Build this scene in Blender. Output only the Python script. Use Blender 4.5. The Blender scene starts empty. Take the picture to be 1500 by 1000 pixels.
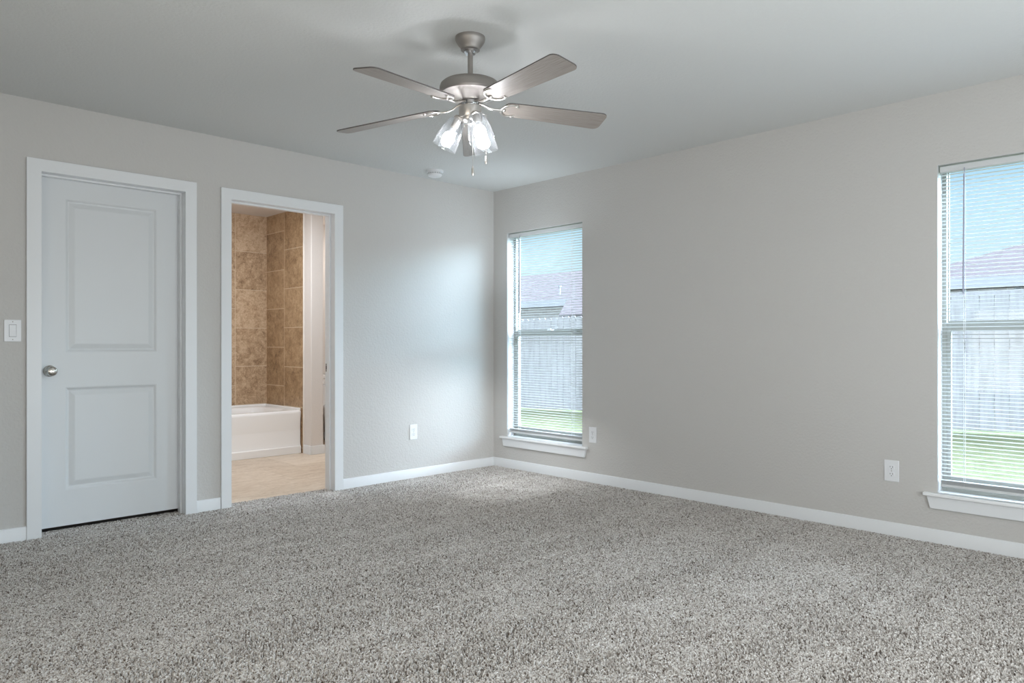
import bpy, math, random
from mathutils import Vector, Matrix
random.seed(7)
PI = math.pi
sc = bpy.context.scene
COL = sc.collection

# ------------------------------------------------------------------ camera
WX, WY, CH, CAMZ = 4.383, 4.726, 2.44, 1.08       # window wall plane, door wall plane, ceiling height, eye height
YAW = math.radians(45.70)                          # angle between view direction's right side and the door wall
cam_d = bpy.data.cameras.new('camera')
cam_d.sensor_width = 36.0
cam_d.lens = 36.0 * 1056.0 / 1500.0
cam_d.shift_y = 4.0 / 1500.0
cam_d.clip_start, cam_d.clip_end = 0.05, 300
cam = bpy.data.objects.new('camera', cam_d); COL.objects.link(cam)
cam.location = (0, 0, CAMZ)
fwd = Vector((math.cos(YAW), math.sin(YAW), 0))
cam.rotation_euler = fwd.to_track_quat('-Z', 'Y').to_euler()
sc.camera = cam

# ------------------------------------------------------------------ exposure, world, sun, added fill lights
sc.view_settings.view_transform = 'Standard'
sc.view_settings.look = 'None'
sc.view_settings.exposure = 0.0
sc.view_settings.gamma = 1.0
sc.view_settings.use_curve_mapping = False
try:
    sc.cycles.use_denoising = True
    sc.cycles.max_bounces = 10
    sc.cycles.diffuse_bounces = 6
    sc.cycles.transparent_max_bounces = 24
    sc.cycles.sample_clamp_indirect = 6.0
except Exception:
    pass

world = bpy.data.worlds.new('sky'); sc.world = world
world.use_nodes = True
wn, wl = world.node_tree.nodes, world.node_tree.links
wn.clear()
w_out = wn.new('ShaderNodeOutputWorld'); w_bg = wn.new('ShaderNodeBackground')
w_tc = wn.new('ShaderNodeTexCoord'); w_sep = wn.new('ShaderNodeSeparateXYZ'); w_rmp = wn.new('ShaderNodeValToRGB')
wl.new(w_tc.outputs['Generated'], w_sep.inputs[0]); wl.new(w_sep.outputs['Z'], w_rmp.inputs[0])
el = w_rmp.color_ramp.elements
el[0].position = 0.0; el[0].color = (0.88, 0.96, 1.00, 1)
el[1].position = 1.0; el[1].color = (0.70, 0.83, 1.00, 1)
for p_, c_ in ((0.09, (0.68, 0.91, 1.0)), (0.20, (0.47, 0.76, 0.97)), (0.40, (0.68, 0.83, 1.0))):
    e_ = el.new(p_); e_.color = (*c_, 1)
w_st = wn.new('ShaderNodeMapRange'); w_st.inputs['From Min'].default_value = 0.2; w_st.inputs['From Max'].default_value = 0.6
w_st.inputs['To Min'].default_value = 1.05; w_st.inputs['To Max'].default_value = 5.0     # the sky overhead is brighter than the horizon
wl.new(w_sep.outputs['Z'], w_st.inputs['Value'])
# broad bright patch added to the sky, unseen, to send light through the windows
GLOW = 50.0
w_dot = wn.new('ShaderNodeVectorMath'); w_dot.operation = 'DOT_PRODUCT'; w_dot.inputs[1].default_value = Vector((0.66, -0.51, 0.50)).normalized()
w_gl = wn.new('ShaderNodeMapRange'); w_gl.interpolation_type = 'SMOOTHSTEP'
for k_, v_ in (('From Min', 0.80), ('From Max', 0.96), ('To Min', 0.0), ('To Max', GLOW)): w_gl.inputs[k_].default_value = v_
w_add = wn.new('ShaderNodeMath'); w_add.operation = 'ADD'
wl.new(w_tc.outputs['Generated'], w_dot.inputs[0]); wl.new(w_dot.outputs['Value'], w_gl.inputs['Value'])
wl.new(w_gl.outputs[0], w_add.inputs[0]); wl.new(w_st.outputs[0], w_add.inputs[1]); wl.new(w_add.outputs[0], w_bg.inputs['Strength'])
wl.new(w_rmp.outputs[0], w_bg.inputs['Color']); wl.new(w_bg.outputs[0], w_out.inputs[0])

def lamp(name, kind, loc, energy, color, direction=None, **kw):
    d = bpy.data.lights.new(name, kind); d.energy = energy; d.color = color
    for k, v in kw.items(): setattr(d, k, v)
    o = bpy.data.objects.new(name, d); COL.objects.link(o); o.location = loc
    if direction is not None:
        o.rotation_euler = Vector(direction).to_track_quat('-Z', 'Y').to_euler()
    return o

lamp('sun', 'SUN', (0, 0, 20), 1.0, (1.0, 0.97, 0.95), (0.75, -0.25, -0.8), angle=0.02)
# added unseen fill lights indoors, for ceiling and carpet near the corner window
lamp('window_daylight_up', 'AREA', (4.12, 4.05, 1.62), 3.0, (0.80, 0.91, 1.0), (-0.34, 0.40, 0.85), shape='RECTANGLE', size=0.45, size_y=0.45)
lamp('window_daylight_down', 'AREA', (3.80, 3.95, 0.75), 6.0, (0.92, 0.96, 1.0), (-0.20, 0.26, -0.94), shape='RECTANGLE', size=0.8, size_y=0.6)
# added fill from the blank walls behind and beside the camera; no opening there
lamp('patio_daylight', 'AREA', (1.9, -0.84, 1.15), 133, (0.86, 0.925, 0.97), (0.0, 1, 0.45), shape='RECTANGLE', size=3.2, size_y=1.9)
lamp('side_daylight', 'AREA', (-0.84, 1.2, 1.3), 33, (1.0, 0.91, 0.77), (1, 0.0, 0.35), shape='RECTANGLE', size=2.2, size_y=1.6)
# the two windows guide the sampling of the sky outside
for yw_ in (4.125, 0.76):
    po_ = lamp('window_portal', 'AREA', (WX + 0.16, yw_, 1.15), 1, (1, 1, 1), (-1, 0, 0), shape='RECTANGLE', size=0.9, size_y=1.85)
    po_.data.cycles.is_portal = True
# warm ceiling lamp of the bathroom
lamp('bathroom_light', 'AREA', (2.75, 5.75, 2.40), 28, (0.93, 0.985, 1.04), (0, 0.1, -1), shape='DISK', size=0.45)
lamp('toilet_light', 'AREA', (4.15, 6.65, 2.40), 9, (1.0, 0.98, 0.95), (0, 0, -1), shape='DISK', size=0.4)  # added unseen lamp to brighten the toilet behind the end wall

# ------------------------------------------------------------------ helpers
class MB:
    def __init__(s): s.v, s.f = [], []
    def add(s, vs, fs):
        o = len(s.v); s.v += [tuple(p) for p in vs]; s.f += [tuple(i + o for i in q) for q in fs]; return s
    def box(s, x0, x1, y0, y1, z0, z1, M=None):
        vs = [Vector((x, y, z)) for z in (z0, z1) for y in (y0, y1) for x in (x0, x1)]
        if M is not None: vs = [M @ p for p in vs]
        return s.add(vs, [(0, 2, 3, 1), (4, 5, 7, 6), (0, 1, 5, 4), (2, 6, 7, 3), (0, 4, 6, 2), (1, 3, 7, 5)])
    def lathe(s, prof, n=40, M=None, closed=False, cap=True):
        k = len(prof); vs = []
        for i in range(n):
            a = 2 * PI * i / n
            for r, z in prof: vs.append(Vector((r * math.cos(a), r * math.sin(a), z)))
        if M is not None: vs = [M @ p for p in vs]
        fs = []
        for i in range(n):
            j = (i + 1) % n
            for q in range(k if closed else k - 1):
                b = (q + 1) % k
                fs.append((i * k + q, j * k + q, j * k + b, i * k + b))
        if cap and not closed:
            fs.append(tuple(i * k for i in range(n))[::-1]); fs.append(tuple(i * k + k - 1 for i in range(n)))
        return s.add(vs, fs)
    def tube(s, pts, rad, n=10, flat=1.0, up=(0, 0, 1)):
        pts = [Vector(p) for p in pts]
        if not isinstance(rad, (list, tuple)): rad = [rad] * len(pts)
        vs, fs = [], []
        for i, p in enumerate(pts):
            t = (pts[min(i + 1, len(pts) - 1)] - pts[max(i - 1, 0)]).normalized()
            u = Vector(up); sd = t.cross(u)
            if sd.length < 1e-4: sd = t.cross(Vector((1, 0, 0)))
            sd.normalize(); u = sd.cross(t)
            for q in range(n):
                a = 2 * PI * q / n
                vs.append(p + sd * (math.cos(a) * rad[i]) + u * (math.sin(a) * rad[i] * flat))
        for i in range(len(pts) - 1):
            for q in range(n):
                w = (q + 1) % n
                fs.append((i * n + q, i * n + w, (i + 1) * n + w, (i + 1) * n + q))
        fs.append(tuple(range(n))[::-1]); fs.append(tuple((len(pts) - 1) * n + q for q in range(n)))
        return s.add(vs, fs)
    def prism(s, outline, axis, a0, a1):
        """extrude a 2D outline along x, y or z; the outline gives the other two coordinates in order"""
        def p3(p, t): return {'x': (t, p[0], p[1]), 'y': (p[0], t, p[1]), 'z': (p[0], p[1], t)}[axis]
        n = len(outline)
        vs = [p3(p, a0) for p in outline] + [p3(p, a1) for p in outline]
        fs = [tuple(range(n))[::-1], tuple(range(n, 2 * n))] + [(i, (i + 1) % n, n + (i + 1) % n, n + i) for i in range(n)]
        return s.add(vs, fs)
    def build(s, name, mat, parent=None, smooth=False, bevel=0.0, segs=2, loc=(0, 0, 0), rot=(0, 0, 0), angle=35):
        me = bpy.data.meshes.new(name); me.from_pydata(s.v, [], s.f); me.update()
        import bmesh
        bm = bmesh.new(); bm.from_mesh(me); bmesh.ops.recalc_face_normals(bm, faces=bm.faces); bm.to_mesh(me); bm.free()
        o = bpy.data.objects.new(name, me); COL.objects.link(o)
        me.materials.append(mat)
        o.location = loc; o.rotation_euler = rot
        if parent: o.parent = parent
        if bevel:
            m = o.modifiers.new('bevel', 'BEVEL'); m.width = bevel; m.segments = segs; m.limit_method = 'ANGLE'; m.angle_limit = math.radians(40)
        if smooth or bevel:
            me.polygons.foreach_set('use_smooth', [True] * len(me.polygons))
            try: me.set_sharp_from_angle(angle=math.radians(angle))
            except Exception: pass
        return o

def tag(o, label=None, cat=None, group=None, kind=None):
    if label: o['label'] = label
    if cat: o['category'] = cat
    if group: o['group'] = group
    if kind: o['kind'] = kind
    return o
def empty(name, loc=(0, 0, 0), rz=0, **kw):
    o = bpy.data.objects.new(name, None); COL.objects.link(o); o.empty_display_size = 0.1
    o.location = loc; o.rotation_euler = (0, 0, rz); return tag(o, **kw)

# ------------------------------------------------------------------ materials
def mat(name, color, rough=0.5, metal=0.0, spec=0.5):
    m = bpy.data.materials.new(name); m.use_nodes = True
    b = m.node_tree.nodes['Principled BSDF']
    b.inputs['Base Color'].default_value = (*color, 1); b.inputs['Roughness'].default_value = rough
    b.inputs['Metallic'].default_value = metal; b.inputs['Specular IOR Level'].default_value = spec
    return m
def nodes(m): return m.node_tree.nodes, m.node_tree.links, m.node_tree.nodes['Principled BSDF']
def noise(m, scale, detail=3, rough=0.5, coord='Object', stretch=None):
    n, l, b = nodes(m)
    tc = n.new('ShaderNodeTexCoord'); mp = n.new('ShaderNodeMapping')
    if stretch: mp.inputs['Scale'].default_value = stretch
    l.new(tc.outputs[coord], mp.inputs[0])
    t = n.new('ShaderNodeTexNoise'); t.inputs['Scale'].default_value = scale
    t.inputs['Detail'].default_value = detail; t.inputs['Roughness'].default_value = rough
    l.new(mp.outputs[0], t.inputs['Vector']); return t
def bump(m, tex, strength, dist):
    n, l, b = nodes(m); bp = n.new('ShaderNodeBump')
    bp.inputs['Strength'].default_value = strength; bp.inputs['Distance'].default_value = dist
    l.new(tex.outputs[0], bp.inputs['Height']); l.new(bp.outputs[0], b.inputs['Normal'])
def ramp(m, fac, stops, to='Base Color'):
    n, l, b = nodes(m); r = n.new('ShaderNodeValToRGB'); e = r.color_ramp.elements
    e[0].position, e[0].color = stops[0][0], (*stops[0][1], 1)
    e[1].position, e[1].color = stops[-1][0], (*stops[-1][1], 1)
    for p, c in stops[1:-1]: q = e.new(p); q.color = (*c, 1)
    l.new(fac, r.inputs[0])
    if to: l.new(r.outputs[0], b.inputs[to])
    return r

M = {}
M['wall'] = mat('greige_wall_paint', (0.570, 0.556, 0.537), 0.75, spec=0.25); bump(M['wall'], noise(M['wall'], 75, 3), 0.5, 0.005)
M['ceiling'] = mat('greige_ceiling_paint', (0.625, 0.632, 0.62), 0.85, spec=0.15); bump(M['ceiling'], noise(M['ceiling'], 70, 3), 0.45, 0.005)
M['trim'] = mat('white_trim_paint', (0.77, 0.785, 0.80), 0.38)
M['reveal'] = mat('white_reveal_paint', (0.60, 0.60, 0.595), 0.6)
M['door'] = mat('white_door_paint', (0.68, 0.70, 0.715), 0.42); bump(M['door'], noise(M['door'], 40, 3, stretch=(6, 6, 0.6)), 0.05, 0.001)
M['plastic'] = mat('white_plastic', (0.78, 0.79, 0.81), 0.35)
M['slot'] = mat('dark_slot', (0.03, 0.03, 0.03), 0.6)
M['vinyl'] = mat('almond_vinyl', (0.33, 0.335, 0.305), 0.45)
M['slat'] = mat('white_blind_slat', (0.62, 0.635, 0.64), 0.45)
M['cord'] = mat('white_cord', (0.80, 0.80, 0.80), 0.8)
M['wand'] = mat('clear_wand_plastic', (0.35, 0.36, 0.46), 0.2)
M['nickel'] = mat('brushed_nickel', (0.38, 0.355, 0.335), 0.55, 1.0)
M['bright_nickel'] = mat('satin_nickel', (0.66, 0.63, 0.60), 0.30, 1.0)
M['chrome'] = mat('chrome', (0.75, 0.76, 0.78), 0.08, 1.0)
M['knob'] = mat('satin_nickel_knob', (0.56, 0.54, 0.50), 0.22, 1.0)
M['blade'] = mat('grey_oak_blade', (0.3, 0.27, 0.25), 0.42)
g_ = noise(M['blade'], 9, 6, 0.65, stretch=(1.0, 34, 34))
ramp(M['blade'], g_.outputs[0], [(0.25, (0.18, 0.15, 0.128)), (0.5, (0.275, 0.242, 0.217)), (0.75, (0.36, 0.325, 0.297))])
M['blade_edge'] = mat('dark_blade_edge', (0.10, 0.09, 0.085), 0.5)
M['subfloor'] = mat('subfloor', (0.25, 0.22, 0.2), 0.9)
M['tub'] = mat('white_acrylic', (0.86, 0.85, 0.84), 0.18)
M['ceramic'] = mat('white_ceramic', (0.85, 0.85, 0.85), 0.1)
M['bath_wall'] = mat('cream_bath_paint', (0.70, 0.655, 0.62), 0.7); bump(M['bath_wall'], noise(M['bath_wall'], 85, 3), 0.3, 0.004)
M['chip'] = mat('tile_edge_trim', (0.80, 0.76, 0.70), 0.35)

def thin_glass(name, tint, gloss, haze=0.0, seeds=False):
    m = bpy.data.materials.new(name); m.use_nodes = True; n, l = m.node_tree.nodes, m.node_tree.links; n.clear()
    out = n.new('ShaderNodeOutputMaterial'); tr = n.new('ShaderNodeBsdfTransparent'); tr.inputs[0].default_value = (*tint, 1)
    gl = n.new('ShaderNodeBsdfGlossy'); gl.inputs['Roughness'].default_value = 0.03
    # reflectance of a thin sheet, rising towards grazing view on both of its faces
    lf = n.new('ShaderNodeLayerWeight'); lf.inputs['Blend'].default_value = 0.5
    pw = n.new('ShaderNodeMath'); pw.operation = 'POWER'; pw.inputs[1].default_value = 4.5
    fr = n.new('ShaderNodeMath'); fr.operation = 'MULTIPLY_ADD'; fr.inputs[1].default_value = 0.92; fr.inputs[2].default_value = 0.05
    l.new(lf.outputs['Facing'], pw.inputs[0]); l.new(pw.outputs[0], fr.inputs[0])
    mx = n.new('ShaderNodeMixShader'); mu = n.new('ShaderNodeMath'); mu.operation = 'MULTIPLY'; mu.inputs[1].default_value = gloss
    l.new(fr.outputs[0], mu.inputs[0]); l.new(mu.outputs[0], mx.inputs[0]); l.new(tr.outputs[0], mx.inputs[1]); l.new(gl.outputs[0], mx.inputs[2])
    last = mx
    if haze:
        tl = n.new('ShaderNodeBsdfTranslucent'); tl.inputs[0].default_value = (0.9, 0.92, 0.95, 1)
        df = n.new('ShaderNodeBsdfDiffuse'); df.inputs[0].default_value = (0.9, 0.92, 0.95, 1)
        ad = n.new('ShaderNodeMixShader'); ad.inputs[0].default_value = 0.4
        l.new(tl.outputs[0], ad.inputs[1]); l.new(df.outputs[0], ad.inputs[2])
        m2 = n.new('ShaderNodeMixShader'); l.new(mx.outputs[0], m2.inputs[1]); l.new(ad.outputs[0], m2.inputs[2])
        if seeds:
            tc = n.new('ShaderNodeTexCoord'); vo = n.new('ShaderNodeTexNoise'); vo.inputs['Scale'].default_value = 70; vo.inputs['Detail'].default_value = 2
            l.new(tc.outputs['Object'], vo.inputs['Vector'])
            r = n.new('ShaderNodeMapRange'); r.inputs['From Min'].default_value = 0.45; r.inputs['From Max'].default_value = 0.75
            r.inputs['To Min'].default_value = haze * 0.6; r.inputs['To Max'].default_value = haze * 2.6
            l.new(vo.outputs[0], r.inputs['Value'])
            lw = n.new('ShaderNodeLayerWeight'); lw.inputs['Blend'].default_value = 0.25
            a2 = n.new('ShaderNodeMath'); a2.operation = 'MULTIPLY_ADD'; a2.inputs[1].default_value = 0.02
            l.new(lw.outputs['Facing'], a2.inputs[0]); l.new(r.outputs[0], a2.inputs[2]); a2.use_clamp = True
            l.new(a2.outputs[0], m2.inputs[0])
        else:
            m2.inputs[0].default_value = haze
        last = m2
    l.new(last.outputs[0], out.inputs[0]); return m
M['pane'] = thin_glass('window_glass', (0.985, 0.99, 0.99), 0.6)
M['shade'] = thin_glass('seeded_glass', (0.96, 0.97, 0.98), 0.8, 0.008, True)

def emitter(name, color, strength):
    m = bpy.data.materials.new(name); m.use_nodes = True; n, l = m.node_tree.nodes, m.node_tree.links; n.clear()
    e = n.new('ShaderNodeEmission'); e.inputs[0].default_value = (*color, 1); e.inputs[1].default_value = strength
    o = n.new('ShaderNodeOutputMaterial'); l.new(e.outputs[0], o.inputs[0]); return m
M['bulb'] = emitter('lit_bulb', (0.98, 0.98, 1.0), 90)

def carpet_material():
    m = mat('cut_pile_carpet', (0.5, 0.47, 0.44), 0.95, spec=0.05); n, l, b = nodes(m)
    tc = n.new('ShaderNodeTexCoord')
    warp = n.new('ShaderNodeTexNoise'); warp.inputs['Scale'].default_value = 60; warp.inputs['Detail'].default_value = 2
    l.new(tc.outputs['Object'], warp.inputs['Vector'])
    vm = n.new('ShaderNodeVectorMath'); vm.operation = 'MULTIPLY_ADD'; vm.inputs[1].default_value = (0.016, 0.016, 0)
    l.new(warp.outputs['Color'], vm.inputs[0]); l.new(tc.outputs['Object'], vm.inputs[2])
    vo = n.new('ShaderNodeTexVoronoi'); vo.voronoi_dimensions = '2D'; vo.inputs['Scale'].default_value = 138
    l.new(vm.outputs[0], vo.inputs['Vector'])
    hgt = n.new('ShaderNodeMapRange'); hgt.inputs['From Min'].default_value = 0.28; hgt.inputs['From Max'].default_value = 0.66
    hgt.inputs['To Min'].default_value = 1.0; hgt.inputs['To Max'].default_value = 0.0; hgt.interpolation_type = 'SMOOTHSTEP'
    l.new(vo.outputs['Distance'], hgt.inputs['Value'])
    # gaps where the yarn stands apart
    cl = n.new('ShaderNodeTexNoise'); cl.inputs['Scale'].default_value = 105; cl.inputs['Detail'].default_value = 1.5
    l.new(tc.outputs['Object'], cl.inputs['Vector'])
    def remap(src, a, b_, c, d):
        r = n.new('ShaderNodeMapRange'); r.inputs['From Min'].default_value = a; r.inputs['From Max'].default_value = b_
        r.inputs['To Min'].default_value = c; r.inputs['To Max'].default_value = d; l.new(src, r.inputs['Value']); return r.outputs[0]
    def math_(op, a, b_):
        q = n.new('ShaderNodeMath'); q.operation = op
        for k, v in ((0, a), (1, b_)):
            if isinstance(v, (int, float)): q.inputs[k].default_value = v
            else: l.new(v, q.inputs[k])
        return q.outputs[0]
    gap = remap(cl.outputs[0], 0.38, 0.455, -1.0, 0.0)
    # the pile lies flat in vacuum tracks that run towards the window wall, and opens up in trodden patches
    mp = n.new('ShaderNodeMapping'); mp.inputs['Scale'].default_value = (0.22, 3.6, 1); mp.inputs['Rotation'].default_value = (0, 0, -0.09)
    l.new(tc.outputs['Object'], mp.inputs[0])
    tr = n.new('ShaderNodeTexNoise'); tr.inputs['Scale'].default_value = 1.3; tr.inputs['Detail'].default_value = 1.5
    l.new(mp.outputs[0], tr.inputs['Vector'])
    pa = n.new('ShaderNodeTexNoise'); pa.inputs['Scale'].default_value = 3.0; pa.inputs['Detail'].default_value = 4; pa.inputs['Roughness'].default_value = 0.6
    l.new(tc.outputs['Object'], pa.inputs['Vector'])
    open_ = math_('ADD', remap(tr.outputs[0], 0.44, 0.56, 0.0, 0.011), remap(pa.outputs[0], 0.40, 0.66, 0.003, 0.014))
    tuft = math_('MULTIPLY', math_('SUBTRACT', hgt.outputs[0], 1.0), math_('ADD', math_('MULTIPLY', open_, 0.30), 0.0022))
    m2_ = math_('ADD', tuft, math_('MULTIPLY', gap, open_))
    dn = n.new('ShaderNodeDisplacement'); dn.inputs['Midlevel'].default_value = 0.0; dn.inputs['Scale'].default_value = 1.0
    l.new(m2_, dn.inputs['Height'])
    l.new(dn.outputs[0], n['Material Output'].inputs['Displacement'])
    try: m.displacement_method = 'DISPLACEMENT'
    except Exception: m.cycles.displacement_method = 'DISPLACEMENT'
    # fleck of the yarn: every tuft a little lighter or browner
    sp = n.new('ShaderNodeSeparateColor'); l.new(vo.outputs['Color'], sp.inputs[0])
    base = ramp(m, sp.outputs[0], [(0.0, (0.40, 0.365, 0.335)), (0.25, (0.54, 0.51, 0.48)), (0.7, (0.64, 0.615, 0.59)), (1.0, (0.75, 0.73, 0.705))], None)
    ply = n.new('ShaderNodeTexVoronoi'); ply.voronoi_dimensions = '2D'; ply.inputs['Scale'].default_value = 215
    l.new(vm.outputs[0], ply.inputs['Vector'])
    sp2 = n.new('ShaderNodeSeparateColor'); l.new(ply.outputs['Color'], sp2.inputs[0])
    fl = ramp(m, sp2.outputs[1], [(0.0, (0.22, 0.185, 0.16)), (0.10, (0.34, 0.305, 0.28)), (0.24, (0.86, 0.85, 0.84)), (1.0, (1.0, 1.0, 1.0))], None)
    mxc = n.new('ShaderNodeMix'); mxc.data_type = 'RGBA'; mxc.blend_type = 'MULTIPLY'; mxc.inputs[0].default_value = 1.0
    l.new(base.outputs[0], mxc.inputs[6]); l.new(fl.outputs[0], mxc.inputs[7]); l.new(mxc.outputs[2], b.inputs['Base Color'])
    return m
M['carpet'] = carpet_material()

def tile_material(name, axis_v, v0, u0, tile, mortar, stops, mortar_col, scale, rough, axis_u='Z', stretch=None, vary=0.10):
    m = mat(name, (0.5, 0.4, 0.3), rough); n, l, b = nodes(m)
    tc = n.new('ShaderNodeTexCoord'); sp = n.new('ShaderNodeSeparateXYZ'); l.new(tc.outputs['Object'], sp.inputs[0])
    cb = n.new('ShaderNodeCombineXYZ')
    au = n.new('ShaderNodeMath'); au.operation = 'ADD'; au.inputs[1].default_value = u0; l.new(sp.outputs[axis_u], au.inputs[0])
    av = n.new('ShaderNodeMath'); av.operation = 'SUBTRACT'; av.inputs[0].default_value = v0; l.new(sp.outputs[axis_v], av.inputs[1])
    l.new(au.outputs[0], cb.inputs[0]); l.new(av.outputs[0], cb.inputs[1])
    br = n.new('ShaderNodeTexBrick'); br.inputs['Scale'].default_value = 1; br.inputs['Brick Width'].default_value = tile; br.inputs['Row Height'].default_value = tile
    br.inputs['Mortar Size'].default_value = mortar; br.inputs['Mortar Smooth'].default_value = 0.1; br.inputs['Bias'].default_value = 0
    br.inputs['Color1'].default_value = (0, 0, 0, 1); br.inputs['Color2'].default_value = (1, 1, 1, 1); br.inputs['Mortar'].default_value = (0.5, 0.5, 0.5, 1)
    l.new(cb.outputs[0], br.inputs['Vector'])
    n1 = noise(m, scale, 9, 0.72, stretch=stretch); n1.inputs['Distortion'].default_value = 0.6
    sh = n.new('ShaderNodeMath'); sh.operation = 'MULTIPLY_ADD'; sh.inputs[1].default_value = vary
    n2 = noise(m, scale * 4.5, 5, 0.6, stretch=stretch); n2.inputs['Distortion'].default_value = 1.2
    nm = n.new('ShaderNodeMix'); nm.data_type = 'FLOAT'; nm.inputs[0].default_value = 0.45
    l.new(n1.outputs[0], nm.inputs[2]); l.new(n2.outputs[0], nm.inputs[3])
    l.new(br.outputs['Color'], sh.inputs[0]); l.new(nm.outputs[0], sh.inputs[2])
    r = ramp(m, sh.outputs[0], stops, None)
    mx = n.new('ShaderNodeMix'); mx.data_type = 'RGBA'; l.new(br.outputs['Fac'], mx.inputs[0]); l.new(r.outputs[0], mx.inputs[6]); mx.inputs[7].default_value = (*mortar_col, 1)
    l.new(mx.outputs[2], b.inputs['Base Color'])
    bp = n.new('ShaderNodeBump'); bp.inputs['Strength'].default_value = 0.4; bp.inputs['Distance'].default_value = 0.003; bp.invert = True
    l.new(br.outputs['Fac'], bp.inputs['Height']); l.new(bp.outputs[0], b.inputs['Normal'])
    return m
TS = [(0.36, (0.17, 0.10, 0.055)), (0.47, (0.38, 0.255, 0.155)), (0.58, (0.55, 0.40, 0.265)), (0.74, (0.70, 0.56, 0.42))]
TS_SHADED = [(p, (0.80 * c[0], 0.75 * c[1], 0.66 * c[2])) for p, c in TS]  # shade on the tub's end wall put into darker tile colours
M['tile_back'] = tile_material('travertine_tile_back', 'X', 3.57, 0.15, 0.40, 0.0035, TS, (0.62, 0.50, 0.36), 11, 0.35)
M['tile_side'] = tile_material('travertine_tile_side', 'Y', 7.36, -0.05, 0.40, 0.0035, TS_SHADED, (0.62, 0.50, 0.36), 11, 0.35)
M['bath_floor'] = tile_material('beige_stone_vinyl', 'Y', 9.05, 0.3, 0.62, 0.0012,
    [(0.38, (0.33, 0.235, 0.155)), (0.52, (0.53, 0.425, 0.325)), (0.66, (0.66, 0.56, 0.455))], (0.44, 0.35, 0.26), 5, 0.4, 'X', (1.0, 3.2, 1.0), 0.14)

# ------------------------------------------------------------------ room shell
X0, Y0 = -0.9, -0.9
def wall_mesh(axis, front, back, u0, u1, z0, z1, holes):
    """a wall with rectangular openings; axis 'x' = plane of constant x (u runs along y)"""
    us = sorted({u0, u1, *[h[0] for h in holes], *[h[1] for h in holes]}); zs = sorted({z0, z1, *[h[2] for h in holes], *[h[3] for h in holes]})
    us = [u for u in us if u0 <= u <= u1]; zs = [z for z in zs if z0 <= z <= z1]
    def hole(i, j):
        if not (0 <= i < len(us) - 1 and 0 <= j < len(zs) - 1): return True
        cu, cz = (us[i] + us[i + 1]) / 2, (zs[j] + zs[j + 1]) / 2
        return any(h[0] < cu < h[1] and h[2] < cz < h[3] for h in holes)
    p = (lambda d, u, z: (d, u, z)) if axis == 'x' else (lambda d, u, z: (u, d, z))
    mb = MB(); idx = {}
    def V(d, u, z):
        k = (d, u, z)
        if k not in idx: idx[k] = len(mb.v); mb.v.append(p(d, u, z))
        return idx[k]
    for i in range(len(us) - 1):
        for j in range(len(zs) - 1):
            if hole(i, j): continue
            a, b_, c, d = us[i], us[i + 1], zs[j], zs[j + 1]
            for dd in (front, back): mb.f.append((V(dd, a, c), V(dd, b_, c), V(dd, b_, d), V(dd, a, d)))
            for (ii, jj, e) in ((i - 1, j, ((a, c), (a, d))), (i + 1, j, ((b_, c), (b_, d))), (i, j - 1, ((a, c), (b_, c))), (i, j + 1, ((a, d), (b_, d)))):
                if hole(ii, jj):
                    q0, q1 = e; mb.f.append((V(front, *q0), V(front, *q1), V(back, *q1), V(back, *q0)))
    return mb

WIN = {1: (3.694, 4.557), 2: (0.327, 1.190)}
WZ0, WZ1 = 0.255, 2.052
TH = 0.125
D1 = (0.930, 1.710, 2.045)    # closed door: finished opening
D2 = (2.003, 2.775, 2.040)    # bathroom doorway
JT = 0.018
tag(wall_mesh('y', WY, WY + TH, X0 - 0.1, WX + 0.15, -0.03, CH, [(D1[0] - JT, D1[1] + JT, -0.03, D1[2] + JT), (D2[0] - JT, D2[1] + JT, -0.03, D2[2] + JT)]).build('wall_left', M['wall']), 'greige wall with the white door and the bathroom doorway', 'wall', kind='structure')
tag(wall_mesh('x', WX, WX + 0.15, Y0 - 0.1, WY, -0.25, CH, [(*WIN[1], WZ0, WZ1), (*WIN[2], WZ0, WZ1)]).build('wall_right', M['wall']), 'greige wall holding the two blind-covered windows', 'wall', kind='structure')
tag(wall_mesh('x', X0, X0 - 0.1, Y0 - 0.1, WY, -0.03, CH, []).build('wall_west', M['wall']), 'greige side wall behind the camera', 'wall', kind='structure')
tag(wall_mesh('y', Y0, Y0 - 0.1, X0, WX, -0.03, CH, []).build('wall_south', M['wall']), 'greige rear wall behind the camera', 'wall', kind='structure')
tag(MB().box(X0 - 0.1, WX + 0.15, Y0 - 0.1, WY + TH, CH, CH + 0.14).build('ceiling', M['ceiling']), 'pale greige textured bedroom ceiling', 'ceiling', kind='structure')
tag(MB().box(X0 - 0.1, WX + 0.15, Y0 - 0.1, WY + 0.09, -0.12, -0.024).build('floor', M['subfloor']), 'bedroom floor under the carpet', 'floor', kind='structure')

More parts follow.
